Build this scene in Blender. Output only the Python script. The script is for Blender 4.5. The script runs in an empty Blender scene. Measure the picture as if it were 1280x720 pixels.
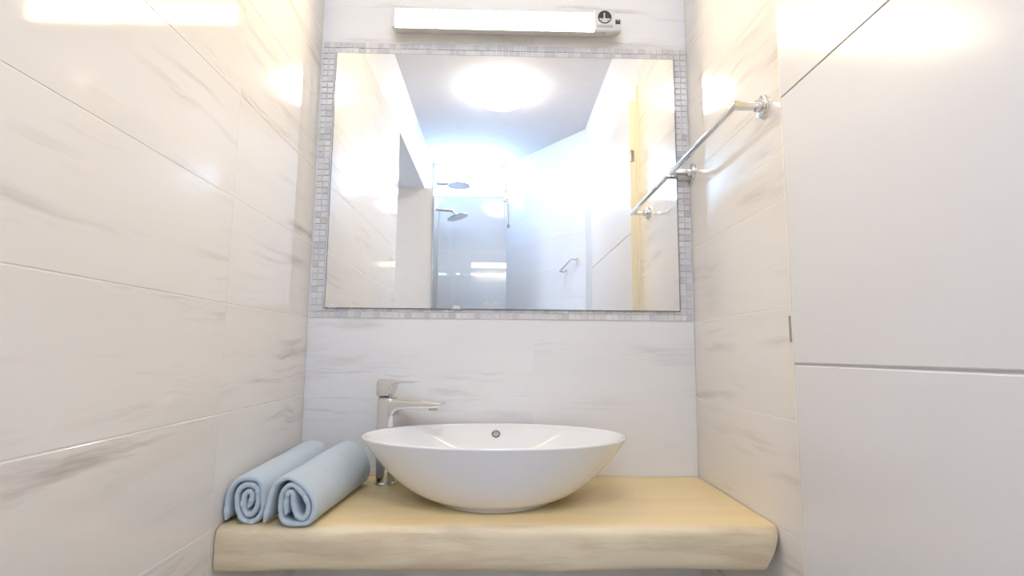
import bpy, bmesh, math, random
from mathutils import Vector, Matrix, noise

random.seed(7)
SC = bpy.context.scene
COL = SC.collection

# ------------------------------------------------------------------ camera
XL, XR, ZC, D = -0.5014, 0.5210, 1.0945, 1.4528      # side walls, camera height, camera distance
CEIL = 2.48
pitch, yaw, roll = 0.11745, 0.02343, 0.00875
fwd = Vector((math.sin(yaw)*math.cos(pitch), math.cos(yaw)*math.cos(pitch), math.sin(pitch)))
rgt = Vector((math.cos(yaw), -math.sin(yaw), 0))
upv = rgt.cross(fwd)
r2 = math.cos(roll)*rgt + math.sin(roll)*upv
u2 = -math.sin(roll)*rgt + math.cos(roll)*upv
cam = bpy.data.cameras.new('camera')
cam.sensor_fit = 'HORIZONTAL'; cam.sensor_width = 36.0
cam.lens = 686.1/1280*36.0
cam.clip_start = 0.02
camo = bpy.data.objects.new('camera', cam); COL.objects.link(camo)
M = Matrix((r2, u2, -fwd)).transposed().to_4x4(); M.translation = Vector((0, -D, ZC))
camo.matrix_world = M
SC.camera = camo

# ------------------------------------------------------------------ world, light levels, exposure
world = bpy.data.worlds.new('world'); SC.world = world; world.use_nodes = True
world.node_tree.nodes['Background'].inputs[0].default_value = (0.62, 0.78, 1.0, 1)
world.node_tree.nodes['Background'].inputs[1].default_value = 1.0
VANITY_COL, VANITY_E = (1.0, 0.80, 0.48), 33.0
DOME_COL, DOME_E = (1.0, 0.93, 0.90), 13.0
RECESS_FILL_E = 1.3                                   # unseen pane added in the side recess as cool fill
WINDOW_COL, WINDOW_E = (0.40, 0.65, 1.0), 17.0
vs = SC.view_settings
vs.view_transform = 'Standard'; vs.look = 'None'; vs.gamma = 1.0; vs.use_curve_mapping = False
vs.exposure = 0.93

# ------------------------------------------------------------------ material helpers
def new_mat(name):
    m = bpy.data.materials.new(name); m.use_nodes = True
    nt = m.node_tree; b = nt.nodes['Principled BSDF']
    return m, nt, b
def N(nt, t, **kw):
    n = nt.nodes.new(t)
    for k, v in kw.items(): setattr(n, k, v)
    return n
def noise_tex(nt, vec, scale, detail=4, rough=0.55):
    n = N(nt, 'ShaderNodeTexNoise'); n.inputs['Scale'].default_value = scale
    n.inputs['Detail'].default_value = detail; n.inputs['Roughness'].default_value = rough
    nt.links.new(vec, n.inputs['Vector']); return n.outputs['Fac']
def mapping(nt, vec, sc, loc=(0, 0, 0)):
    n = N(nt, 'ShaderNodeMapping'); n.inputs['Scale'].default_value = sc; n.inputs['Location'].default_value = loc
    nt.links.new(vec, n.inputs['Vector']); return n.outputs['Vector']
def ramp(nt, fac, a, b, ca=(0, 0, 0, 1), cb=(1, 1, 1, 1)):
    n = N(nt, 'ShaderNodeValToRGB'); e = n.color_ramp.elements
    e[0].position = a; e[0].color = ca; e[1].position = b; e[1].color = cb
    nt.links.new(fac, n.inputs['Fac']); return n.outputs['Color']
def math_n(nt, op, a, b):
    n = N(nt, 'ShaderNodeMath', operation=op)
    for i, v in enumerate((a, b)):
        if isinstance(v, (int, float)): n.inputs[i].default_value = v
        else: nt.links.new(v, n.inputs[i])
    return n.outputs[0]
def mixc(nt, fac, a, b):
    n = N(nt, 'ShaderNodeMix', data_type='RGBA')
    for i, v in ((0, fac), (6, a), (7, b)):
        if isinstance(v, (int, float)): n.inputs[i].default_value = v
        elif isinstance(v, tuple): n.inputs[i].default_value = v if len(v) == 4 else v+(1,)
        else: nt.links.new(v, n.inputs[i])
    return n.outputs[2]
def bump(nt, b, h, strength, dist):
    n = N(nt, 'ShaderNodeBump'); n.inputs['Strength'].default_value = strength; n.inputs['Distance'].default_value = dist
    nt.links.new(h, n.inputs['Height']); nt.links.new(n.outputs[0], b.inputs['Normal'])
def plain(name, col, rough=0.5, metal=0.0, spec=0.5, grain=0.02, gscale=60):
    """solid colour with a faint procedural mottling"""
    m, nt, b = new_mat(name)
    tc = N(nt, 'ShaderNodeTexCoord').outputs['Object']
    f = noise_tex(nt, tc, gscale, 3)
    c2 = tuple(max(0, c*(1-grain*3)) for c in col)
    nt.links.new(mixc(nt, f, col, c2), b.inputs['Base Color'])
    b.inputs['Roughness'].default_value = rough; b.inputs['Metallic'].default_value = metal
    b.inputs['Specular IOR Level'].default_value = spec
    return m
def emitter(name, col, e):
    m, nt, b = new_mat(name)
    b.inputs['Base Color'].default_value = (0.9, 0.9, 0.9, 1)
    b.inputs['Emission Color'].default_value = col+(1,); b.inputs['Emission Strength'].default_value = e
    b.inputs['Roughness'].default_value = 0.4
    return m

def marble(name, base, vein, amount=1.0, rough=0.06):
    m, nt, b = new_mat(name)
    tc = N(nt, 'ShaderNodeTexCoord').outputs['Object']
    oi = N(nt, 'ShaderNodeObjectInfo')
    off = N(nt, 'ShaderNodeCombineXYZ')
    nt.links.new(math_n(nt, 'MULTIPLY', oi.outputs['Random'], 37.0), off.inputs[0])
    nt.links.new(math_n(nt, 'MULTIPLY', oi.outputs['Random'], 91.0), off.inputs[1])
    add = N(nt, 'ShaderNodeVectorMath', operation='ADD')
    nt.links.new(tc, add.inputs[0]); nt.links.new(off.outputs[0], add.inputs[1])
    # gentle waviness of the streaks
    wob = N(nt, 'ShaderNodeTexNoise'); wob.inputs['Scale'].default_value = 5.0; wob.inputs['Detail'].default_value = 3
    nt.links.new(add.outputs[0], wob.inputs['Vector'])
    ws = N(nt, 'ShaderNodeVectorMath', operation='SCALE'); ws.inputs['Scale'].default_value = 0.05
    nt.links.new(wob.outputs['Color'], ws.inputs[0])
    ad2 = N(nt, 'ShaderNodeVectorMath', operation='ADD')
    nt.links.new(add.outputs[0], ad2.inputs[0]); nt.links.new(ws.outputs[0], ad2.inputs[1])
    v = ad2.outputs[0]
    broad = ramp(nt, noise_tex(nt, mapping(nt, v, (1.0, 7, 1)), 1.0, 2), 0.35, 0.75)
    mask = ramp(nt, noise_tex(nt, mapping(nt, v, (2.2, 9, 1), (3, 8, 0)), 1.0, 2), 0.50, 0.70)
    streak = ramp(nt, noise_tex(nt, mapping(nt, v, (2.6, 34, 1)), 1.0, 5, 0.6), 0.50, 0.74)
    fine = ramp(nt, noise_tex(nt, mapping(nt, v, (7, 110, 1), (5, 2, 0)), 1.0, 4, 0.6), 0.58, 0.74)
    f1 = math_n(nt, 'MULTIPLY', streak, mask)
    f2 = math_n(nt, 'MULTIPLY', math_n(nt, 'MULTIPLY', fine, mask), 0.45)
    f = math_n(nt, 'MAXIMUM', f1, f2)
    c = mixc(nt, math_n(nt, 'MULTIPLY', broad, 0.35), base, tuple(0.86*x+0.05*y for x, y in zip(base, vein)))
    c = mixc(nt, math_n(nt, 'MULTIPLY', f, 0.75*amount), c, vein)
    nt.links.new(c, b.inputs['Base Color'])
    b.inputs['Roughness'].default_value = rough
    return m

MAT = {}
MAT['tile_side'] = marble('marble_tile_warm', (0.89, 0.855, 0.81), (0.48, 0.41, 0.36), 1.4)
MAT['tile_back'] = marble('marble_tile_cool', (0.93, 0.92, 0.91), (0.45, 0.42, 0.41), 1.6)
MAT['tile_rear'] = marble('white_shower_tile', (0.80, 0.86, 0.95), (0.66, 0.72, 0.82), 0.5, 0.07)
MAT['grout'] = plain('pale_grout', (0.94, 0.92, 0.89), 0.8)
MAT['paint'] = plain('white_wall_paint', (0.74, 0.735, 0.735), 0.6, gscale=20)
MAT['stub'] = plain('cream_wall_end', (0.70, 0.66, 0.60), 0.4, gscale=15)
MAT['ceiling'] = plain('white_ceiling_paint', (0.70, 0.69, 0.705), 0.8, gscale=20)
MAT['floor'] = plain('beige_floor_tile', (0.86, 0.83, 0.80), 0.3, gscale=8, grain=0.03)
MAT['door'] = plain('white_satin_door_paint', (0.81, 0.795, 0.79), 0.20, grain=0.004)
MAT['frame'] = plain('lamp_tinted_door_frame', (0.93, 0.90, 0.78), 0.35)  # strip light's warm tint mixed into the frame colour
MAT['chrome'] = plain('polished_chrome', (0.80, 0.80, 0.82), 0.05, 1.0, grain=0.0)
MAT['chrome_dull'] = plain('brushed_chrome', (0.62, 0.61, 0.60), 0.25, 1.0)
MAT['overflow'] = plain('dark_grey_metal', (0.22, 0.22, 0.22), 0.35, 0.8)
MAT['ceramic'] = plain('glazed_white_ceramic', (0.92, 0.915, 0.915), 0.06, grain=0.0)
MAT['plastic'] = plain('white_plastic', (0.80, 0.79, 0.77), 0.35)
MAT['plastic_grey'] = plain('light_grey_plastic', (0.52, 0.52, 0.50), 0.4)
MAT['dark'] = plain('dark_brown_plastic', (0.06, 0.05, 0.045), 0.4)
MAT['blue_label'] = plain('dark_blue_label', (0.05, 0.05, 0.14), 0.4)
MAT['hole'] = plain('dark_hole', (0.03, 0.03, 0.03), 0.6)
MAT['steel'] = plain('dull_steel_hinge', (0.45, 0.43, 0.40), 0.3, 1.0)
MAT['vanity'] = emitter('lit_tube_diffuser', VANITY_COL, VANITY_E)
MAT['dome'] = emitter('lit_opal_dome', DOME_COL, DOME_E)
MAT['window'] = emitter('frosted_daylight_pane', WINDOW_COL, WINDOW_E)
MAT['recess_fill'] = emitter('frosted_fill_pane', (0.62, 0.75, 1.0), RECESS_FILL_E)  # glow of the added recess pane
MAT['mirror_edge'] = plain('mirror_ground_edge', (0.20, 0.20, 0.24), 0.3)
m, nt, b = new_mat('silvered_mirror'); MAT['mirror'] = m
b.inputs['Base Color'].default_value = (0.95, 0.955, 0.95, 1); b.inputs['Metallic'].default_value = 1.0; b.inputs['Roughness'].default_value = 0.0
# clear glass sheet: transparent + fresnel gloss
m, nt, b = new_mat('clear_shower_glass'); MAT['glass'] = m
tr = N(nt, 'ShaderNodeBsdfTransparent'); tr.inputs[0].default_value = (0.985, 0.993, 1.0, 1)
gl = N(nt, 'ShaderNodeBsdfGlossy'); gl.inputs['Roughness'].default_value = 0.0
fr = N(nt, 'ShaderNodeFresnel'); fr.inputs['IOR'].default_value = 1.5
mx = N(nt, 'ShaderNodeMixShader'); nt.links.new(fr.outputs[0], mx.inputs[0]); nt.links.new(tr.outputs[0], mx.inputs[1]); nt.links.new(gl.outputs[0], mx.inputs[2])
nt.links.new(mx.outputs[0], nt.nodes['Material Output'].inputs[0])
# mosaic: tone differs from tile to tile
m, nt, b = new_mat('grey_lilac_mosaic_tile'); MAT['mosaic'] = m
oi = N(nt, 'ShaderNodeObjectInfo'); cr = N(nt, 'ShaderNodeValToRGB'); cr.color_ramp.interpolation = 'CONSTANT'
cols = [(0.0, (0.80, 0.78, 0.76)), (0.18, (0.76, 0.745, 0.76)), (0.36, (0.84, 0.82, 0.80)), (0.52, (0.68, 0.65, 0.63)), (0.64, (0.79, 0.775, 0.785)), (0.80, (0.68, 0.665, 0.70)), (0.90, (0.86, 0.85, 0.83))]
while len(cr.color_ramp.elements) < len(cols): cr.color_ramp.elements.new(0.5)
for e, (p_, c_) in zip(cr.color_ramp.elements, cols): e.position = p_; e.color = c_+(1,)
nt.links.new(oi.outputs['Random'], cr.inputs[0]); nt.links.new(cr.outputs[0], b.inputs['Base Color']); b.inputs['Roughness'].default_value = 0.15
MAT['mosaic_light'] = plain('pale_mosaic_tile', (0.82, 0.80, 0.78), 0.15)
MAT['mosaic_grey'] = plain('grey_mosaic_tile', (0.70, 0.68, 0.69), 0.15)
# towel terry
m, nt, b = new_mat('pale_blue_terry'); MAT['terry'] = m
tc = N(nt, 'ShaderNodeTexCoord').outputs['Object']
nf = noise_tex(nt, tc, 700, 2, 0.7); nl = noise_tex(nt, tc, 30, 3)
nt.links.new(mixc(nt, nl, (0.68, 0.81, 0.93), (0.76, 0.87, 0.94)), b.inputs['Base Color'])
b.inputs['Roughness'].default_value = 0.95; b.inputs['Sheen Weight'].default_value = 0.35; b.inputs['Specular IOR Level'].default_value = 0.1
bump(nt, b, nf, 0.9, 0.0025)
# wood slab
m, nt, b = new_mat('pale_yellow_wood'); MAT['wood'] = m
tc = N(nt, 'ShaderNodeTexCoord').outputs['Object']
g1 = ramp(nt, noise_tex(nt, mapping(nt, tc, (2.2, 30, 30)), 1.0, 5, 0.6), 0.35, 0.72)
g2 = noise_tex(nt, mapping(nt, tc, (4, 160, 160)), 1.0, 4, 0.6)
top = mixc(nt, g1, (0.98, 0.79, 0.44), (0.94, 0.72, 0.38))
top = mixc(nt, math_n(nt, 'MULTIPLY', g2, 0.10), top, (0.76, 0.60, 0.32))
e1 = ramp(nt, noise_tex(nt, mapping(nt, tc, (4, 10, 30), (2, 0, 4)), 1.0, 6, 0.68), 0.44, 0.60)
edge = mixc(nt, e1, (0.95, 0.82, 0.57), (0.82, 0.66, 0.44))
edge = mixc(nt, math_n(nt, 'MULTIPLY', g2, 0.25), edge, (0.62, 0.50, 0.36))
sx = N(nt, 'ShaderNodeSeparateXYZ'); nt.links.new(tc, sx.inputs[0])
wob = noise_tex(nt, mapping(nt, tc, (14, 14, 14)), 1.0, 3)
ey = math_n(nt, 'ADD', sx.outputs[1], math_n(nt, 'MULTIPLY', math_n(nt, 'SUBTRACT', wob, 0.5), 0.02))
fac = ramp(nt, math_n(nt, 'ADD', math_n(nt, 'MULTIPLY', ey, -25.0), -9.85), 0.0, 0.25)   # sapwood rim near the front
nt.links.new(mixc(nt, fac, top, edge), b.inputs['Base Color'])
b.inputs['Roughness'].default_value = 0.38
bump(nt, b, e1, 0.12, 0.004)

# ------------------------------------------------------------------ mesh helpers
def mesh_obj(name, bm, mats, parent=None, smooth=False, autosmooth=None):
    me = bpy.data.meshes.new(name)
    bmesh.ops.recalc_face_normals(bm, faces=bm.faces[:])
    bm.to_mesh(me); bm.free()
    for mm in (mats if isinstance(mats, (list, tuple)) else [mats]): me.materials.append(MAT[mm] if isinstance(mm, str) else mm)
    if smooth:
        for p in me.polygons: p.use_smooth = True
        if autosmooth is not None:
            me.set_sharp_from_angle(angle=math.radians(autosmooth))
    o = bpy.data.objects.new(name, me); COL.objects.link(o)
    if parent: o.parent = parent
    return o
def empty(name, loc=(0, 0, 0)):
    o = bpy.data.objects.new(name, None); COL.objects.link(o); o.location = loc
    o.empty_display_size = 0.05
    return o
def tag(o, label, cat, group=None):
    o['label'] = label; o['category'] = cat
    if group: o['group'] = group
    return o
def structure(o, label=None, cat=None):
    o['kind'] = 'structure'
    if label: o['label'] = label
    if cat: o['category'] = cat
    return o
def box(bm, lo, hi, bevel=0.0, seg=1):
    r = bmesh.ops.create_cube(bm, size=1.0)
    c = [(a+b_)/2 for a, b_ in zip(lo, hi)]; s = [b_-a for a, b_ in zip(lo, hi)]
    for v in r['verts']: v.co = Vector((c[0]+v.co.x*s[0], c[1]+v.co.y*s[1], c[2]+v.co.z*s[2]))
    if bevel > 0:
        es = list({e for v in r['verts'] for e in v.link_edges})
        bmesh.ops.bevel(bm, geom=es, offset=bevel, segments=seg, profile=0.6, affect='EDGES')
def box_obj(name, lo, hi, mat, parent=None, bevel=0.0, seg=1, smooth=False):
    bm = bmesh.new(); box(bm, lo, hi, bevel, seg); return mesh_obj(name, bm, mat, parent, smooth, 35 if smooth else None)
def frame_of(p0, p1):
    d = (Vector(p1)-Vector(p0)).normalized()
    a = Vector((0, 0, 1)) if abs(d.z) < 0.9 else Vector((1, 0, 0))
    u = d.cross(a).normalized(); return u, d.cross(u).normalized(), d
def tube(bm, pts, rads, seg=20, cap=True):
    """swept round tube along pts"""
    pts = [Vector(p) for p in pts]
    if isinstance(rads, (int, float)): rads = [rads]*len(pts)
    rings = []; u = None
    for i, p in enumerate(pts):
        d = (pts[min(i+1, len(pts)-1)]-pts[max(i-1, 0)]).normalized()
        if u is None: u = frame_of((0, 0, 0), d)[0]
        u = (u-d*u.dot(d)).normalized(); w = d.cross(u)
        rings.append([bm.verts.new(p+rads[i]*(math.cos(t)*u+math.sin(t)*w)) for t in [2*math.pi*k/seg for k in range(seg)]])
    for a, b_ in zip(rings, rings[1:]):
        for k in range(seg): bm.faces.new((a[k], a[(k+1) % seg], b_[(k+1) % seg], b_[k]))
    if cap: bm.faces.new(rings[0][::-1]); bm.faces.new(rings[-1])
def lathe(bm, center, prof, seg=40, axis='z', sy=1.0):
    """prof: (radius, height) list, closed at ends with r=0"""
    c = Vector(center); rings = []
    for r, h in prof:
        ring = []
        if r < 1e-6:
            co = {'z': (0, 0, h), 'x': (h, 0, 0), 'y': (0, h, 0)}[axis]; ring = [bm.verts.new(c+Vector(co))]
        else:
            for k in range(seg):
                t = 2*math.pi*k/seg; a, b_ = r*math.cos(t), r*sy*math.sin(t)
                co = {'z': (a, b_, h), 'x': (h, a, b_), 'y': (a, h, b_)}[axis]; ring.append(bm.verts.new(c+Vector(co)))
        rings.append(ring)
    for a, b_ in zip(rings, rings[1:]):
        n = max(len(a), len(b_))
        for k in range(n):
            f = [a[k % len(a)], a[(k+1) % len(a)], b_[(k+1) % len(b_)], b_[k % len(b_)]]
            f = list(dict.fromkeys(f))
            if len(f) >= 3: bm.faces.new(f)

# ------------------------------------------------------------------ tile pieces
tile_cache = {}
def tile_mesh(w, h, mat, t=0.008, bev=0.0007):
    key = (round(w, 4), round(h, 4), mat, t)
    if key not in tile_cache:
        bm = bmesh.new(); box(bm, (-w/2, -h/2, -t), (w/2, h/2, 0), bev, 1)
        me = bpy.data.meshes.new('tile'); bmesh.ops.recalc_face_normals(bm, faces=bm.faces[:]); bm.to_mesh(me); bm.free()
        me.materials.append(MAT[mat]); tile_cache[key] = me
    return tile_cache[key]
def put_tile(parent, c, n, w, h, mat, jit=0.0016, name='tile', t=0.008, bev=0.0007, gap=0.0018):
    """one tile with its face centre at c, facing n"""
    n = Vector(n).normalized(); X = Vector((0, 0, 1)).cross(n); Y = Vector((0, 0, 1))
    o = bpy.data.objects.new(name, tile_mesh(w-0.0005, h-gap, mat, t, bev)); COL.objects.link(o)
    mw = Matrix((X, Y, n)).transposed().to_4x4()
    mw = mw @ Matrix.Rotation(random.uniform(-jit, jit), 4, 'X') @ Matrix.Rotation(random.uniform(-jit, jit)*0.5, 4, 'Y')
    mw.translation = Vector(c); o.parent = parent; o.matrix_local = mw
    return o
ROWS = [0.18+0.2*k for k in range(-1, 11)]     # joint heights: -0.02 ... 2.18
TILE_TOP = 2.18

# ---- back wall
wb = box_obj('wall_back', (-0.75, 0.0112, 0.0), (0.75, 0.13, CEIL), 'paint')
structure(wb, 'white marble-look tiled wall behind the basin and mirror', 'wall')
box_obj('grout_bed', (XL, 0.0005, 0.0), (XR, 0.0112, TILE_TOP), 'grout', wb)
box_obj('plaster_band', (XL, 0.001, TILE_TOP), (XR, 0.0112, CEIL), 'paint', wb)
SEAM = 0.0915
for z0, z1 in [(0.0, 0.18), (0.18, 0.38), (0.38, 0.58), (0.58, 0.78), (0.78, 0.98), (0.98, 1.18), (1.951, 2.056), (2.056, 2.18)]:
    for x0, x1 in ((XL, SEAM), (SEAM, XR)):
        put_tile(wb, ((x0+x1)/2, 0, (z0+z1)/2), (0, -1, 0), x1-x0, z1-z0, 'tile_back', 0.0008)
# ---- left wall, with the wide opening towards the recess
bm = bmesh.new()
box(bm, (XL-0.13, -1.19, 0), (XL-0.0112, 0.0112, CEIL)); box(bm, (XL-0.13, -2.5, TILE_TOP), (XL-0.0112, -1.19, CEIL))
wl = mesh_obj('wall_left', bm, 'paint'); structure(wl, 'long streaked marble tiles covering the wall beside the rolled towels', 'wall')
box_obj('grout_bed', (XL-0.0112, -1.19, 0), (XL-0.0005, 0.003, TILE_TOP), 'grout', wl)
box_obj('plaster_band', (XL-0.0112, -2.5, TILE_TOP), (XL-0.001, 0.0, CEIL), 'paint', wl)
rows = [0.0]+[0.18+0.2*k for k in range(11)]
for z0, z1 in zip(rows, rows[1:]):
    for y0, y1 in ((-0.435, 0), (-1.035, -0.435), (-1.19, -1.035)):
        put_tile(wl, (XL, (y0+y1)/2, (z0+z1)/2), (1, 0, 0), y1-y0, z1-z0, 'tile_side')
# ---- recess behind the opening, seen in the mirror
bm = bmesh.new()
box(bm, (-1.25, -2.5, 0), (-1.13, -1.19, 0.75)); box(bm, (-1.25, -2.5, 2.08), (-1.13, -1.19, CEIL)); box(bm, (-1.25, -2.5, 0.75), (-1.13, -2.07, 2.08)); box(bm, (-1.25, -1.38, 0.75), (-1.13, -1.19, 2.08))
box(bm, (-1.13, -1.32, 0), (XL-0.13, -1.19, CEIL))
wr_ = mesh_obj('wall_recess', bm, 'paint'); structure(wr_, 'plain white walls of the recess seen in the mirror', 'wall')
soff = box_obj('ceiling_recess', (-1.13, -2.5, TILE_TOP+0.001), (XL-0.13, -1.32, CEIL), 'ceiling'); structure(soff, 'flat pale soffit over the recess seen in the mirror', 'ceiling')
STUB_X = -0.446
stub = box_obj('wall_stub', (-1.13, -2.5, 0), (STUB_X, -2.13, TILE_TOP), 'stub'); structure(stub, 'plain wall end beside the shower seen in the mirror', 'wall')
# ---- right wall
DOOR_Y = -0.547
OBL = (XR, -1.83)
wr = box_obj('wall_right', (XR+0.0112, -1.95, 0), (XR+0.13, 0.0112, CEIL), 'paint'); structure(wr, 'marble tiled wall with the towel rail between mirror and door', 'wall')
box_obj('grout_bed', (XR+0.0005, DOOR_Y, 0), (XR+0.0112, 0.003, TILE_TOP), 'grout', wr)
box_obj('plaster_band', (XR+0.001, DOOR_Y, TILE_TOP), (XR+0.0112, 0.0, CEIL), 'paint', wr)
box_obj('plaster_panel', (XR+0.001, OBL[1], 2.115), (XR+0.0112, DOOR_Y, CEIL), 'paint', wr)
box_obj('plaster_panel', (XR+0.001, OBL[1], 0.0), (XR+0.0112, -1.50, 2.115), 'paint', wr)
for z0, z1 in zip(rows, rows[1:]):
    put_tile(wr, (XR, DOOR_Y/2, (z0+z1)/2), (-1, 0, 0), -DOOR_Y, z1-z0, 'tile_side')
# ---- rear shower wall with the high window, and the oblique wall
RY = -2.50; CX = 0.048
WX0, WX1, WZ0, WZ1 = -0.44, 0.030, 2.235, 2.465
bm = bmesh.new()
box(bm, (-1.25, RY-0.13, 0), (0.35, RY-0.01, WZ0)); box(bm, (-1.25, RY-0.13, WZ0), (WX0, RY-0.01, CEIL))
box(bm, (WX1, RY-0.13, WZ0), (0.35, RY-0.01, CEIL)); box(bm, (WX0, RY-0.13, WZ1), (WX1, RY-0.01, CEIL))
wre = mesh_obj('wall_rear', bm, 'paint'); structure(wre, 'bluish white tiled shower wall seen in the mirror', 'wall')
box_obj('grout_bed', (STUB_X, RY-0.01, 0), (CX+0.005, RY-0.0012, WZ0), 'grout', wre)
for z0, z1 in zip([0.0]+[0.235+0.2*k for k in range(11)], [0.235+0.2*k for k in range(11)]):
    put_tile(wre, ((STUB_X+CX)/2, RY, (z0+z1)/2), (0, 1, 0), CX-STUB_X, z1-z0, 'tile_rear', 0.0006)
p0, p1 = Vector((CX, RY, 0)), Vector((OBL[0], OBL[1], 0))
dv = (p1-p0); L = dv.length; dv.normalize(); nrm = Vector((-dv.y, dv.x, 0))       # faces the room
bm = bmesh.new(); box(bm, (-0.12, -0.12, 0), (L+0.12, -0.01, CEIL))
wo = mesh_obj('wall_oblique', bm, 'paint'); structure(wo, 'slanting bluish tiled shower wall seen in the mirror', 'wall')
wo.matrix_world = Matrix(((dv.x, nrm.x, 0, p0.x), (dv.y, nrm.y, 0, p0.y), (0, 0, 1, 0), (0, 0, 0, 1)))
box_obj('grout_bed', (0, -0.01, 0), (L, -0.0012, CEIL), 'grout', wo)
zz = [0.0]+[0.235+0.2*k for k in range(12)]+[CEIL]
for z0, z1 in zip(zz, zz[1:]):
    put_tile(wo, (L/2, 0, (z0+z1)/2), (0, 1, 0), L, z1-z0, 'tile_rear', 0.0006)
# ---- floor, ceiling
bm = bmesh.new(); box(bm, (-1.25, -2.63, -0.1), (0.75, 0.13, 0.0)); structure(mesh_obj('floor', bm, 'floor'), 'plain beige bathroom floor', 'floor')
bm = bmesh.new(); box(bm, (-1.25, -2.63, CEIL), (0.75, 0.13, CEIL+0.1)); structure(mesh_obj('ceiling', bm, 'ceiling'), 'smooth white ceiling seen in the mirror', 'ceiling')
# ---- window high in the shower
win = empty('window_1', ((WX0+WX1)/2, RY-0.01, WZ0)); structure(win, 'small bright frosted window near the ceiling in the mirror', 'window')
def wbox(name, lo, hi, mat, par, **k):
    o = par.location; return box_obj(name, tuple(a-b_ for a, b_ in zip(lo, o)), tuple(a-b_ for a, b_ in zip(hi, o)), mat, par, **k)
wbox('pane', (WX0+0.012, RY-0.045, WZ0+0.012), (WX1-0.012, RY-0.037, WZ1-0.012), 'window', win)
for lo, hi in (((WX0, RY-0.055, WZ0), (WX0+0.013, RY-0.02, WZ1)), ((WX1-0.013, RY-0.055, WZ0), (WX1, RY-0.02, WZ1)),
               ((WX0+0.013, RY-0.055, WZ0), (WX1-0.013, RY-0.02, WZ0+0.013)), ((WX0+0.013, RY-0.055, WZ1-0.013), (WX1-0.013, RY-0.02, WZ1))):
    wbox('window_frame', lo, hi, 'plastic', win, bevel=0.002)
fill_win = empty('fill_window', (-1.16, -1.725, 0.75)); structure(fill_win, 'unseen frosted window added in the side recess for cool fill', 'window')  # added out of view to fill the lower room; soffit looks daylit
wbox('pane', (-1.195, -2.055, 0.765), (-1.187, -1.395, 2.065), 'recess_fill', fill_win)
for lo, hi in (((-1.205, -2.07, 0.75), (-1.165, -2.04, 2.08)), ((-1.205, -1.41, 0.75), (-1.165, -1.38, 2.08)), ((-1.205, -2.04, 0.75), (-1.165, -1.41, 0.78)), ((-1.205, -2.04, 2.05), (-1.165, -1.41, 2.08)), ((-1.205, -1.74, 0.78), (-1.165, -1.71, 2.05))):
    wbox('window_frame', lo, hi, 'plastic', fill_win, bevel=0.003)
# ---- door in the right wall
door = empty('door_1', (XR, -0.55, 0)); structure(door, 'white satin door with horizontal grooves beside the towel rail', 'door')
DX = 0.486; DY0, DY1 = -0.551, -1.415
grooves = [0.012, 0.16, 0.62, 1.080, 1.540, 2.055]
wbox('leaf_core', (DX+0.0042, DY1, 0.012), (DX+0.024, DY0-0.0025, 2.055), 'door', door)
wbox('leaf_edge', (DX+0.0004, DY0-0.0025, 0.012), (DX+0.024, DY0, 2.055), 'frame', door)  # same warm lamp tint coloured onto the white leaf's edge
for z0, z1 in zip(grooves, grooves[1:]):
    wbox('leaf_panel', (DX, DY1, z0+(0.0005 if z0 > 1.2 else 0.0016)), (DX+0.0044, DY0-0.0026, z1-(0.0005 if z1 > 1.2 else 0.0016)), 'door', door, bevel=0.0008 if z0 > 1.2 else 0.0020)
wbox('frame_post', (DX+0.0245, DOOR_Y-0.035, 0), (XR+0.01, DOOR_Y, 2.115), 'frame', door, bevel=0.0015)
wbox('frame_post', (DX+0.0245, -1.475, 0), (XR+0.01, -1.418, 2.115), 'frame', door, bevel=0.0015)
wbox('frame_head', (DX+0.0245, -1.418, 2.058), (XR+0.01, DOOR_Y-0.035, 2.115), 'frame', door, bevel=0.0015)
for z in (0.28, 1.138, 1.835):
    bm = bmesh.new(); o = door.location
    tube(bm, [Vector((DX+0.0035, DY0+0.004, z-0.022))-o, Vector((DX+0.0035, DY0+0.004, z+0.022))-o], 0.0048, 14)
    h = mesh_obj('hinge', bm, 'steel', door, True, 40)
    bm = bmesh.new(); box(bm, Vector((DX+0.004, DY0+0.001, z-0.022))-o, Vector((DX+0.016, DY0+0.0035, z+0.022))-o, 0.0008); mesh_obj('hinge_plate', bm, 'steel', h)

# ------------------------------------------------------------------ wooden shelf slab
ST, SF, SX0, SX1 = 0.78, -0.422, -0.4995, 0.5190
bm = bmesh.new(); NX = 120; th = 0.076
prof = [(-0.001, 0.0)]+[(-0.05*k, 0.0) for k in range(1, 8)]+[(-0.385, 0.0), (-0.400, -0.0004), (-0.409, -0.002), (-0.4145, -0.0055), (-0.4175, -0.011), (-0.419, -0.020), (-0.420, -0.030), (-0.4205, -0.040), (-0.4205, -0.050), (-0.420, -0.060), (-0.418, -0.069), (-0.413, -0.0745), (-0.400, -0.076)]+[(-0.05*k, -0.076) for k in range(7, 0, -1)]+[(-0.001, -0.076)]
rings = []
for i in range(NX+1):
    t = i/NX; ring = []
    for y, z in prof:
        lo, hi = SX0, SX1+(0.030*max(0, (-z-0.012)/0.064)*-1 if y < -0.05 else 0)
        x = lo+(hi-lo)*t
        w = min(1, max(0, (-y-0.37)/0.04)); front = w*(1 if z < -0.001 else 0.4)
        nz = noise.noise(Vector((x*7, z*22, 1.3)))*0.005+noise.noise(Vector((x*20, z*60, 5.1)))*0.002+noise.noise(Vector((x*3.0, 0, 9)))*0.004
        yy = y+nz*front*(1 if y > -0.5 else 0)
        zz_ = z+(noise.noise(Vector((x*5, 2.2, 0)))*0.004 if z < -0.06 and y < -0.3 else 0)
        # rounded, slightly pulled-in front corner on the door side
        ed = max(0, (x-(SX1-0.02))/0.02); yy += 0.008*ed*ed*w
        ring.append(bm.verts.new((x, yy, ST+zz_)))
    rings.append(ring)
n = len(prof)
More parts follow.
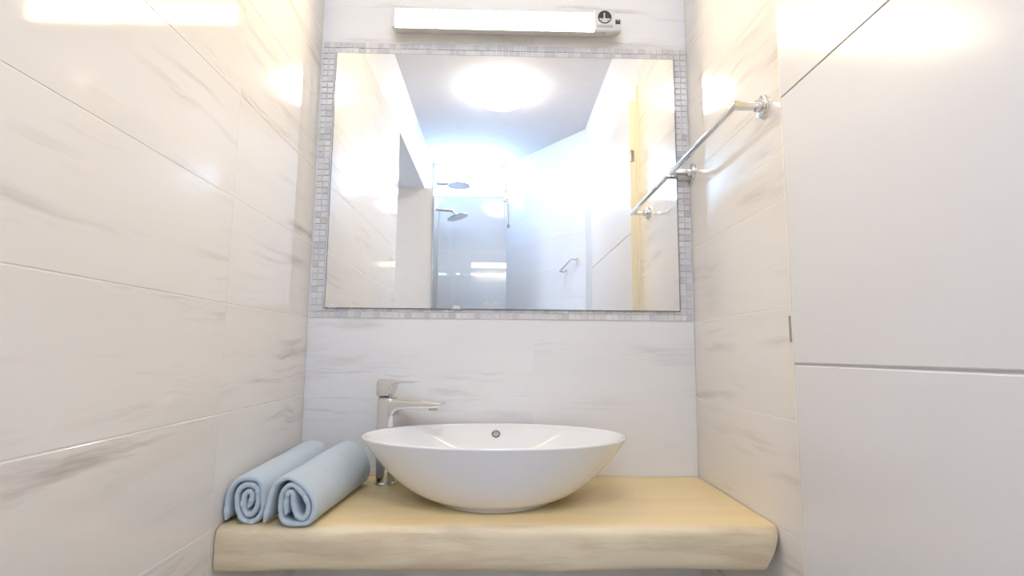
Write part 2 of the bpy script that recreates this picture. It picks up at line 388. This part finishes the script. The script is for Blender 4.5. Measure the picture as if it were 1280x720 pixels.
for a, b_ in zip(rings, rings[1:]):
    for k in range(n): bm.faces.new((a[k], a[(k+1) % n], b_[(k+1) % n], b_[k]))
bm.faces.new(rings[0]); bm.faces.new(rings[-1][::-1])
shelf = mesh_obj('wooden_shelf', bm, 'wood', None, True, 50)
tag(shelf, 'thick pale yellow wooden slab shelf with a natural rough front edge', 'shelf')

# ------------------------------------------------------------------ mirror and mosaic border
mx0, mx1, mz0, mz1 = -0.4555, 0.4805, 1.2085, 1.915
mir = empty('wall_mirror', ((mx0+mx1)/2, -0.003, mz0)); tag(mir, 'large rectangular frameless mirror set inside the mosaic border', 'mirror')
wbox('backing', (mx0-0.0018, -0.0075, mz0-0.0014), (mx1+0.0018, -0.0032, mz1+0.0016), 'mirror_edge', mir)
wbox('mirror_glass', (mx0, -0.0090, mz0), (mx1, -0.0076, mz1), 'mirror', mir)
for x, z in ((mx0+0.02, mz0), (-0.112, mz0)):
    bm = bmesh.new(); c = Vector((x, -0.0092, z))-mir.location
    vs_ = [bm.verts.new(c+Vector(q)) for q in ((-0.012, 0, -0.001), (0.012, 0, -0.001), (0.008, 0, 0.006), (-0.006, 0, 0.009), (-0.012, -0.003, -0.001), (0.012, -0.003, -0.001), (0.008, -0.003, 0.006), (-0.006, -0.003, 0.009))]
    for f in ((3, 2, 1, 0), (4, 5, 6, 7), (0, 1, 5, 4), (1, 2, 6, 5), (2, 3, 7, 6), (3, 0, 4, 7)): bm.faces.new([vs_[k] for k in f])
    mesh_obj('clip', bm, 'glass' if False else 'plastic', mir)
mo = empty('mosaic_border', (0.01, 0.0, 1.1805)); tag(mo, 'two-row border of tiny grey and lilac mosaic tiles around the mirror', 'mosaic border')
OX0, OX1, OZ0, OZ1 = -0.4965, 0.5175, 1.1815, 1.9500
bw = 0.0345
for lo, hi in (((OX0, 0.0, OZ0), (OX1, 0.0029, OZ0+bw)), ((OX0, 0.0, OZ1-bw-0.004), (OX1, 0.0029, OZ1)), ((OX0, 0.0, OZ0+bw), (OX0+bw+0.008, 0.0029, OZ1-bw-0.004)), ((OX1-bw-0.008, 0.0, OZ0+bw), (OX1, 0.0029, OZ1-bw-0.004))):
    wbox('grout_bed', lo, hi, 'grout', mo)
nx, nz = 61, 46
px_, pz_ = (OX1-OX0)/nx, (OZ1-OZ0)/nz
bm = bmesh.new(); s = (min(px_, pz_)-0.0020)/2; box(bm, (-s, -0.0030, -s), (s, 0.0008, s), 0.0006)
tm = bpy.data.meshes.new('mosaic_tile'); bm.to_mesh(tm); bm.free(); tm.materials.append(MAT['mosaic'])
cells = [(i, j) for j in range(2) for i in range(nx)]+[(i, j) for j in range(2, nz-2) for i in (0, 1, nx-2, nx-1)]+[(i, j) for j in (nz-2, nz-1) for i in range(nx)]
def cell(i, j): return Vector((OX0+px_*(i+0.5), random.uniform(-0.0003, 0.0003), OZ0+pz_*(j+0.5)))-mo.location
for i, j in cells[:300]:
    o = bpy.data.objects.new('mosaic_tile', tm); COL.objects.link(o); o.parent = mo; o.location = cell(i, j)
bm = bmesh.new()
for i, j in cells[300:]:
    c = cell(i, j); k0 = len(bm.faces)
    r = bmesh.ops.create_cube(bm, size=1.0)
    for v in r['verts']: v.co = Vector((c.x+v.co.x*2*s, c.y+v.co.y*0.0038-0.0011, c.z+v.co.z*2*s))
    bm.faces.ensure_lookup_table(); mi = random.randrange(2)
    for f in bm.faces[k0:]: f.material_index = mi
so = mesh_obj('mosaic_strip', bm, ['mosaic_light', 'mosaic_grey'], mo); so['kind'] = 'stuff'

# ------------------------------------------------------------------ strip light over the mirror
VL = empty('vanity_light', (0.015, 0.0, 1.985)); tag(VL, 'lit white strip light with a round shaver socket above the mirror', 'wall light')
def extrude_profile(bm, prof, x0, x1, bevel=0):
    a = [bm.verts.new((x0, y, z)) for y, z in prof]; b_ = [bm.verts.new((x1, y, z)) for y, z in prof]; n = len(prof)
    for k in range(n): bm.faces.new((a[k], a[(k+1) % n], b_[(k+1) % n], b_[k]))
    bm.faces.new(a[::-1]); bm.faces.new(b_)
    if bevel: bmesh.ops.bevel(bm, geom=bm.edges[:], offset=bevel, segments=2, profile=0.6, affect='EDGES')
def vl(name, prof, x0, x1, mat, bevel=0, smooth=True, parent=VL):
    bm = bmesh.new(); extrude_profile(bm, [(y, z-1.985) for y, z in prof], x0-0.015, x1-0.015, bevel); return mesh_obj(name, bm, mat, parent, smooth, 35)
body = [(0.0, 1.984), (-0.030, 1.972), (-0.056, 1.964), (-0.062, 1.968), (-0.062, 2.022), (-0.058, 2.026), (0.0, 2.030)]
diff = [(-0.0475, 1.9660), (-0.0565, 1.9655), (-0.0590, 1.9685), (-0.0605, 1.978), (-0.0610, 1.996), (-0.0605, 2.009), (-0.0580, 2.0165), (-0.0475, 2.0180)]
vl('diffuser', diff, -0.2885, 0.2500, 'vanity')
vl('tray', [(0.0, 1.9830), (-0.020, 1.9750), (-0.054, 1.9632), (-0.0555, 1.9640), (-0.0555, 1.9650), (-0.0470, 1.9655), (-0.0470, 2.0185), (-0.0560, 2.0172), (-0.0560, 2.0186), (0.0, 2.0240)], -0.2885, 0.2500, 'plastic', smooth=False)
vl('end_cap', [(0.0, 1.9835), (-0.022, 1.9745), (-0.054, 1.9625), (-0.060, 1.965), (-0.0620, 1.978), (-0.0620, 2.010), (-0.058, 2.0185), (-0.044, 2.0215), (0.0, 2.026)], -0.2990, -0.2886, 'plastic', 0.0012)
sb = vl('socket_housing', body, 0.2502, 0.3060, 'plastic', 0.0018)
vl('switch_housing', [(0.0, 1.989), (-0.026, 1.978), (-0.050, 1.9705), (-0.054, 1.974), (-0.054, 2.006), (-0.050, 2.010), (0.0, 2.014)], 0.3062, 0.3265, 'plastic', 0.0015)
fy = -0.0622; cxs, czs = 0.2785, 2.0035
bm = bmesh.new(); lathe(bm, (cxs-0.015, fy, czs-1.985), [(0, 0.002), (0.0185, 0.002), (0.0185, -0.0012), (0.0174, -0.0016), (0.0170, -0.0004), (0, -0.0004)], 36, 'y')
sk = mesh_obj('socket', bm, 'dark', VL, True, 35); sk['label'] = 'round dark shaver socket'
# the pale lower segment, the upright bar and three small holes
bm = bmesh.new(); r = 0.0155; pts = []
for k in range(25):
    a = math.radians(196+148*k/24); pts.append((cxs-0.015+r*math.cos(a), czs-1.985+r*math.sin(a)))
f0 = [bm.verts.new((x, fy-0.0002, z)) for x, z in pts]; f1 = [bm.verts.new((x, fy-0.0014, z)) for x, z in pts]
for k in range(25): bm.faces.new((f0[k], f0[(k+1) % 25], f1[(k+1) % 25], f1[k]))
bm.faces.new(f1); mesh_obj('socket_insert', bm, 'plastic', sk)
bm = bmesh.new(); box(bm, (cxs-0.0165-0.0018+0.0005, fy-0.0014, czs-1.985-0.004), (cxs-0.0165+0.0024, fy+0.0002, czs-1.985+0.0125), 0.0008); mesh_obj('socket_key', bm, 'plastic', sk)
for dx in (-0.0085, 0.0, 0.0085):
    bm = bmesh.new(); lathe(bm, (cxs-0.015+dx, fy-0.0012, czs-1.985-0.0095), [(0, 0.0004), (0.0017 if dx else 0.0011, 0.0004), (0.0017 if dx else 0.0011, -0.0006), (0, -0.0006)], 14, 'y'); mesh_obj('socket_hole', bm, 'hole', sk)
bm = bmesh.new(); box(bm, (0.2565-0.015, fy-0.0012, 1.9735-1.985), (0.3010-0.015, fy+0.001, 1.9815-1.985), 0.0012, 2); mesh_obj('flap', bm, 'plastic_grey', VL, True, 35)
bm = bmesh.new(); box(bm, (0.2760-0.015, -0.0525, 1.9635-1.985), (0.2830-0.015, -0.0475, 1.9668-1.985), 0.0006); mesh_obj('maker_mark', bm, 'plastic_grey', VL)
bm = bmesh.new(); box(bm, (0.3095-0.015, -0.0556, 1.9895-1.985), (0.3225-0.015, -0.0530, 2.0015-1.985), 0.0006); sw = mesh_obj('rocker_switch', bm, 'blue_label', VL); sw['label'] = 'small dark blue switch'
bm = bmesh.new(); lathe(bm, (0.316-0.015, -0.0558, 1.9985-1.985), [(0, 0.0004), (0.0014, 0.0004), (0.0014, -0.0003), (0, -0.0003)], 12, 'y'); mesh_obj('switch_dot', bm, 'plastic', sw)

# ------------------------------------------------------------------ towel rail on the right wall
TR = empty('towel_rail', (XR, -0.23, 1.58)); tag(TR, 'chrome towel rail on the tiled wall beside the mirror', 'towel rail')
BX = 0.4615; o = TR.location
for y in (-0.428, -0.030):
    bm = bmesh.new(); lathe(bm, Vector((XR, y, 1.583))-o, [(0, 0.001), (0.0225, 0.001), (0.0225, -0.006), (0.021, -0.0085), (0.018, -0.0095), (0, -0.0095)], 36, 'x')
    ms = mesh_obj('mount', bm, 'chrome', TR, True, 35)
    bm = bmesh.new(); box(bm, Vector((BX-0.003, y-0.0085, 1.5765))-o, Vector((XR-0.0085, y+0.0085, 1.5885))-o, 0.002, 2); mesh_obj('arm', bm, 'chrome', TR, True, 35)
    bm = bmesh.new(); lathe(bm, Vector((XR-0.0095, y, 1.583))-o, [(0, 0.001), (0.0115, 0.001), (0.0115, -0.008), (0.010, -0.0095), (0, -0.0095)], 24, 'x'); mesh_obj('collar', bm, 'chrome', ms, True, 35)
bm = bmesh.new(); tube(bm, [Vector((BX, -0.441, 1.5825))-o, Vector((BX, -0.4395, 1.5825))-o, Vector((BX, -0.0205, 1.5825))-o, Vector((BX, -0.019, 1.5825))-o], [0.0058, 0.0068, 0.0068, 0.0058], 24)
mesh_obj('bar', bm, 'chrome', TR, True, 35)

# ------------------------------------------------------------------ vessel basin
BC = Vector((-0.006, -0.205, ST)); SINK = empty('vessel_basin', BC); tag(SINK, 'white oval ceramic bowl basin standing on the wooden shelf', 'basin')
RA, RB, FA, FB, HT = 0.2900, 0.1910, 0.126, 0.126, 0.1350
bm = bmesh.new(); SEG = 96; P = []
P += [(0.0, 0.0, 0.0), (0.96, 0.0, 0.0), (1.0, 0.002, 0.0)]
prof = [(FA*0.97, FB*0.97, 0.0), (FA, FB, 0.0015), (FA, FB, 0.006), (FA+0.003, FB+0.003, 0.0085)]
for k in range(1, 23):
    t = k/22; g = t**0.54                         # outer wall: flat below, steepening towards the rim
    prof.append((FA+0.003+(RA-FA-0.004)*g, FB+0.003+(RB-FB-0.004)*g, 0.0085+(HT-0.014)*t))
prof += [(RA, RB, HT-0.0035), (RA-0.0008, RB-0.0008, HT-0.0012), (RA-0.004, RB-0.004, HT), (RA-0.0075, RB-0.0075, HT-0.0012), (RA-0.0095, RB-0.0095, HT-0.005)]
for k in range(1, 21):
    t = k/20; g = 1-t**1.0; zi = 0.022+(HT-0.005-0.022)*(1-(1-g)**0.62) if False else 0.022+(HT-0.027)*g**1.75
    prof.append((0.022+(RA-0.0315)*g**0.95, 0.022+(RB-0.0315)*g**0.95, zi))
rings = [[bm.verts.new((a*math.cos(2*math.pi*i/SEG), b_*math.sin(2*math.pi*i/SEG), z)) for i in range(SEG)] for a, b_, z in prof]
for a, b_ in zip(rings, rings[1:]):
    for i in range(SEG): bm.faces.new((a[i], a[(i+1) % SEG], b_[(i+1) % SEG], b_[i]))
bm.faces.new(rings[0][::-1]); bm.faces.new(rings[-1])
mesh_obj('bowl', bm, 'ceramic', SINK, True, 60)
# overflow ring in the inner back wall
def inner_at(zrel):
    g = ((zrel-0.022)/(HT-0.027))**(1/1.75); return 0.022+(RB-0.0315)*g**0.95
zo = HT-0.0235; yo = inner_at(zo); slope = (inner_at(zo+0.004)-inner_at(zo-0.004))/0.008
nrm_o = Vector((0, -1, slope)).normalized()
q = Vector((0, 0, 1)).rotation_difference(nrm_o).to_matrix().to_4x4(); q.translation = Vector((0.002, yo, zo))
bm = bmesh.new(); lathe(bm, (0, 0, 0), [(0, -0.001), (0.0068, -0.001), (0.0072, 0.0022), (0.0095, 0.0026), (0.0108, 0.0012), (0.0108, -0.003), (0, -0.003)], 32)
bm.transform(q); ov = mesh_obj('overflow_ring', bm, 'overflow', SINK, True, 40); ov['label'] = 'grey metal overflow ring'
bm = bmesh.new(); lathe(bm, (0, 0, 0), [(0, 0.0004), (0.0066, 0.0004), (0.0066, -0.0008), (0, -0.0008)], 24); bm.transform(q); mesh_obj('overflow_hole', bm, 'plastic_grey', ov)
bm = bmesh.new(); lathe(bm, (0, 0, 0.0215), [(0, 0.006), (0.018, 0.0055), (0.021, 0.003), (0.021, -0.002), (0, -0.002)], 32); mesh_obj('drain_plug', bm, 'chrome', SINK, True, 40)

# ------------------------------------------------------------------ tall basin mixer
FX, FYY = -0.2690, -0.0800
FA_ = empty('basin_tap', (FX, FYY, ST)); FA_.rotation_euler = (0, 0, math.radians(-16)); tag(FA_, 'tall chrome single-lever tap standing behind the left of the basin', 'tap')
bm = bmesh.new(); lathe(bm, (0, 0, 0), [(0, 0), (0.0275, 0), (0.0275, 0.004), (0.0255, 0.006), (0, 0.006)], 36); mesh_obj('base_ring', bm, 'chrome', FA_, True, 35)
def sq_ring(bm, cx, cz, hx, hy, n=32, e=0.45, tilt=0):
    out = []
    for k in range(n):
        t = 2*math.pi*k/n; c, s_ = math.cos(t), math.sin(t)
        out.append(bm.verts.new((cx+hx*math.copysign(abs(c)**e, c), hy*math.copysign(abs(s_)**e, s_), cz+tilt*hx*math.copysign(abs(c)**e, c))))
    return out
def loft(bm, rings):
    n = len(rings[0])
    for a, b_ in zip(rings, rings[1:]):
        for k in range(n): bm.faces.new((a[k], a[(k+1) % n], b_[(k+1) % n], b_[k]))
    bm.faces.new(rings[0][::-1]); bm.faces.new(rings[-1])
bm = bmesh.new()
loft(bm, [sq_ring(bm, 0, z, hx, hy, 40, e) for z, hx, hy, e in ((0.006, 0.0225, 0.0225, 0.9), (0.02, 0.0222, 0.0222, 0.8), (0.05, 0.022, 0.022, 0.65), (0.10, 0.0218, 0.0215, 0.55), (0.15, 0.0218, 0.021, 0.5), (0.185, 0.022, 0.021, 0.5), (0.199, 0.022, 0.021, 0.5), (0.201, 0.021, 0.020, 0.5))])
mesh_obj('column', bm, 'chrome', FA_, True, 40)
# spout: sections across the u axis, fillet under the root
bm = bmesh.new(); rings = []
secs = [(0.008, 0.2000, 0.158, 0.0195), (0.0205, 0.2003, 0.158, 0.0200), (0.0235, 0.2004, 0.1655, 0.0200), (0.028, 0.2004, 0.1705, 0.0200), (0.036, 0.2003, 0.1740, 0.0200), (0.055, 0.2000, 0.1765, 0.0195), (0.080, 0.1994, 0.1790, 0.019), (0.105, 0.1984, 0.1805, 0.0185), (0.126, 0.1972, 0.1815, 0.018), (0.140, 0.1962, 0.1860, 0.0172), (0.1445, 0.1955, 0.1905, 0.0160)]
for u, zt, zb, hw in secs:
    ring = []; zc, hz = (zt+zb)/2, (zt-zb)/2
    for k in range(28):
        t = 2*math.pi*k/28; c, s_ = math.cos(t), math.sin(t)
        ring.append(bm.verts.new((u, hw*math.copysign(abs(c)**0.45, c), zc+hz*math.copysign(abs(s_)**0.45, s_))))
    rings.append(ring)
loft(bm, rings); mesh_obj('spout', bm, 'chrome', FA_, True, 40)
bm = bmesh.new(); lathe(bm, (0.119, 0, 0.1768), [(0, 0.006), (0.0105, 0.006), (0.0105, 0.0), (0.009, -0.001), (0.008, 0.001), (0, 0.001)], 28); mesh_obj('aerator', bm, 'chrome_dull', FA_, True, 35)
bm = bmesh.new(); loft(bm, [sq_ring(bm, 0, z, h, h-0.001, 40, e) for z, h, e in ((0.2012, 0.0195, 0.6), (0.2045, 0.0195, 0.6))]); mesh_obj('collar', bm, 'chrome_dull', FA_, True, 35)
# lever: block with a thin blade that sweeps forward
bm = bmesh.new(); rings = []
secs = [(-0.0215, 0.2470, 0.2050, 0.0195), (-0.019, 0.2485, 0.2046, 0.0208), (-0.005, 0.2484, 0.2046, 0.0208), (0.008, 0.2480, 0.2060, 0.0205), (0.014, 0.2476, 0.2200, 0.0200), (0.018, 0.2473, 0.2310, 0.0196), (0.025, 0.2468, 0.2372, 0.0190), (0.040, 0.2458, 0.2400, 0.0180), (0.060, 0.2446, 0.2405, 0.0168), (0.074, 0.2438, 0.2408, 0.0155), (0.077, 0.2432, 0.2416, 0.0145)]
for u, zt, zb, hw in secs:
    ring = []; zc, hz = (zt+zb)/2, (zt-zb)/2
    for k in range(28):
        t = 2*math.pi*k/28; c, s_ = math.cos(t), math.sin(t)
        ring.append(bm.verts.new((u, hw*math.copysign(abs(c)**0.4, c), zc+hz*math.copysign(abs(s_)**0.4, s_))))
    rings.append(ring)
loft(bm, rings); mesh_obj('lever', bm, 'chrome', FA_, True, 40)

# ------------------------------------------------------------------ rolled towels
def catmull(P, n):
    out = []; P = [Vector(p) for p in P]
    for i in range(len(P)-1):
        a, b_, c, d = P[max(i-1, 0)], P[i], P[i+1], P[min(i+2, len(P)-1)]
        for k in range(n):
            t = k/n; out.append(0.5*((2*b_)+(c-a)*t+(2*a-5*b_+4*c-d)*t*t+(3*b_-a-3*c+d)*t**3))
    out.append(P[-1]); return out
def towel(P, x_ref, z_base, y0, y1, shift, grow, label, thick, seed):
    cl = catmull([(x, z) for x, z in P], 6); n = len(cl)
    nr = []
    for i in range(n):
        d = (cl[min(i+1, n-1)]-cl[max(i-1, 0)]).normalized(); nr.append(Vector((-d.y, d.x)))
    bm = bmesh.new(); L_ = y1-y0; ns = 26
    st = [(0.0, 0.30), (0.0012, 0.66), (0.0030, 0.88), (0.0060, 1.0)]+[(0.006+(L_-0.012)*k/ns, 1.0) for k in range(1, ns)]+[(L_-0.006, 1.0), (L_-0.003, 0.88), (L_-0.0012, 0.66), (L_, 0.3)]
    cx = sum(p.x for p in cl)/n
    V = []
    for dist, tf in st:
        s_ = dist/L_; sec = []
        g = 1+grow*min(1, s_*1.1)
        for i in range(n):
            taper = min(1, 0.45+0.55*min(i, n-1-i)/3)
            hh = thick/2*tf*taper
            row = []
            for sd in (1, -1):
                p = cl[i]+nr[i]*hh*sd
                x = cx+(p.x-cx)*(1+(g-1)*0.35)+shift*s_; z = p.y*g
                w = noise.noise(Vector((x*26, dist*16, z*26+seed)))*0.0032+noise.noise(Vector((x*140, dist*140, z*140+seed)))*0.0005
                x = max(x+w*0.7, XL+0.0012) if P[0][0] < -0.45 else x+w*0.7
                row.append(bm.verts.new((x-x_ref, dist-L_/2+noise.noise(Vector((i*0.35, seed, 0)))*0.0035*(1-s_), max(z+w, 0.0005))))
            sec.append(row)
        V.append(sec)
    for a, b_ in zip(V, V[1:]):
        for i in range(n-1):
            bm.faces.new((a[i][0], a[i+1][0], b_[i+1][0], b_[i][0])); bm.faces.new((a[i+1][1], a[i][1], b_[i][1], b_[i+1][1]))
        for i in (0, n-1): bm.faces.new((a[i][0], a[i][1], b_[i][1], b_[i][0]))
    for a in (V[0], V[-1]):
        for i in range(n-1): bm.faces.new((a[i][0], a[i+1][0], a[i+1][1], a[i][1]))
    o = mesh_obj('rolled_towel', bm, 'terry', None, True)
    o.location = (x_ref, (y0+y1)/2, z_base); tag(o, label, 'towel', 'rolled towels on the shelf')
    return o
PL = [(128, 600), (127, 530), (138, 440), (175, 378), (240, 352), (310, 360), (346, 405), (350, 480), (343, 560), (303, 603), (250, 607), (208, 578), (190, 510), (190, 445), (217, 400), (268, 386), (312, 408), (318, 455), (312, 522), (283, 566), (248, 562), (228, 518), (234, 455), (260, 425), (283, 440), (276, 485), (262, 525)]
PR = [(376, 608), (388, 540), (405, 455), (440, 380), (500, 348), (562, 364), (622, 412), (668, 482), (672, 555), (640, 608), (570, 619), (505, 609), (472, 565), (466, 485), (486, 422), (530, 388), (578, 410), (615, 458), (638, 515), (632, 566), (602, 586), (568, 556), (548, 490), (540, 435), (512, 440), (500, 500), (508, 560)]
k_ = 0.000296
towel([(-0.4940+(x-128)*k_, 0.0050+(607-z)*k_) for x, z in PL], -0.46, ST, -0.400, -0.070, 0.008, 0.17, 'pale blue rolled towel touching the left tiled wall', 0.0098, 1.0)
towel([(-0.4180+(x-376)*k_, 0.0050+(619-z)*k_) for x, z in PR], -0.37, ST, -0.416, -0.085, 0.020, 0.13, 'pale blue rolled towel nearer the basin', 0.0098, 4.0)

# ------------------------------------------------------------------ seen in the mirror: ceiling lamp
CL = empty('ceiling_lamp', (0.0, -1.33, CEIL)); tag(CL, 'round glowing dome lamp on the ceiling seen in the mirror', 'ceiling lamp')
bm = bmesh.new(); lathe(bm, (0, 0, 0), [(0, 0), (0.150, 0), (0.150, -0.018), (0, -0.018)], 48); mesh_obj('base', bm, 'plastic', CL, True, 35)
bm = bmesh.new(); lathe(bm, (0, 0, -0.010), [(0.151, 0), (0.160, 0)]+[(0.160*math.cos(a), -0.085*math.sin(a)) for a in [math.pi/2*k/12 for k in range(1, 12)]]+[(0, -0.085)], 48); mesh_obj('shade', bm, 'dome', CL, True)

# ------------------------------------------------------------------ seen in the mirror: shower fittings
GY = -2.122
GS = empty('shower_screen', (-0.2, GY, 0.0)); tag(GS, 'clear fixed glass shower screen seen in the mirror', 'shower screen')
wbox('glass_pane', (STUB_X+0.004, GY-0.004, 0.01), (0.046, GY+0.004, 2.120), 'glass', GS)
wbox('wall_profile', (STUB_X+0.0005, GY-0.009, 0.005), (STUB_X+0.010, GY+0.0085, 2.123), 'chrome_dull', GS, bevel=0.001)
wbox('clamp', (0.022, GY-0.012, 2.092), (0.044, GY+0.012, 2.150), 'chrome_dull', GS, bevel=0.003)
bm = bmesh.new(); o = GS.location
tube(bm, [Vector((0.033, GY-0.002, 2.147))-o, Vector((0.036, GY-0.006, 2.165))-o, Vector((0.034, -2.486, 2.405))-o], 0.007, 14); mesh_obj('support_rod', bm, 'chrome_dull', GS, True, 35)
bm = bmesh.new(); o = GS.location
tube(bm, [Vector((0.054, GY+0.004, 2.10))-o, Vector((0.058, GY+0.004, 1.935))-o], 0.005, 12)
tube(bm, [Vector((0.058, GY+0.004, 1.938))-o, Vector((0.0585, GY+0.004, 1.932))-o, Vector((0.0588, GY+0.004, 1.918))-o, Vector((0.059, GY+0.004, 1.912))-o], [0.006, 0.011, 0.011, 0.005], 14)
tube(bm, [Vector((0.043, GY+0.008, 2.105))-o, Vector((0.054, GY+0.004, 2.10))-o], 0.005, 10)
mesh_obj('door_stop_rod', bm, 'chrome_dull', GS, True, 35)
RS = empty('rain_shower_head', (STUB_X, -2.30, 2.262)); tag(RS, 'flat round rain shower head high in the mirrored shower', 'shower head')
bm = bmesh.new(); lathe(bm, (0.008, 0, -0.05), [(0, 0.0), (0, 0.0)][:1]+[(0.022, 0.0), (0.022, 0.0)][:1]+[(0.022, 0.006), (0, 0.006)], 20) if False else tube(bm, [(0.0, 0, 0), (0.075, 0, 0), (0.120, 0, -0.002), (0.150, 0, -0.006)], 0.009, 14)
mesh_obj('arm', bm, 'chrome_dull', RS, True, 35)
bm = bmesh.new(); lathe(bm, (0.156, 0, -0.012), [(0, 0.014), (0.016, 0.013), (0.03, 0.006), (0.080, 0.003), (0.082, 0.0), (0.080, -0.004), (0, -0.005)], 40); mesh_obj('head', bm, 'chrome_dull', RS, True, 40)
HS = empty('angled_shower_head', (STUB_X, -2.30, 2.078)); tag(HS, 'small tilted shower head on a bent arm in the mirrored shower', 'shower head')
bm = bmesh.new(); tube(bm, [(0, 0, 0), (0.06, 0, -0.003), (0.105, 0, -0.006), (0.122, 0, -0.014), (0.140, 0, -0.036)], [0.0105, 0.0105, 0.010, 0.009, 0.008], 14); mesh_obj('arm', bm, 'chrome_dull', HS, True, 35)
bm = bmesh.new(); lathe(bm, (0, 0, 0), [(0, 0.016), (0.012, 0.014), (0.03, 0.006), (0.072, 0.003), (0.074, 0.0), (0.072, -0.004), (0, -0.005)], 36)
bm.transform(Matrix.Translation((0.152, 0, -0.052)) @ Matrix.Rotation(math.radians(-16), 4, 'Y')); mesh_obj('head', bm, 'chrome_dull', HS, True, 40)
# small handle on the oblique wall
def obl(s_, h, out): return p0+dv*s_+nrm*out+Vector((0, 0, h))
sa = (0.480-CX)/dv.x; sb_ = (0.432-CX)/dv.x
GH = empty('grab_handle', obl(sa, 1.64, 0)); tag(GH, 'small angled chrome grab handle on the slanting mirrored wall', 'grab handle'); o = GH.location
A, B = (sa, 1.665), (sb_-0.02, 1.600)
for s_, h in (A, B):
    bm = bmesh.new(); tube(bm, [obl(s_, h-0.016, 0.004)-o, obl(s_, h+0.016, 0.004)-o], 0.006, 12); mesh_obj('mount', bm, 'chrome_dull', GH, True, 35)
    bm = bmesh.new(); tube(bm, [obl(s_, h, 0.002)-o, obl(s_, h, 0.055)-o], 0.0045, 12); mesh_obj('arm', bm, 'chrome_dull', GH, True, 35)
bm = bmesh.new(); tube(bm, [obl(A[0], A[1], 0.055)-o, obl(B[0], B[1], 0.055)-o], 0.005, 12); mesh_obj('bar', bm, 'chrome_dull', GH, True, 35)
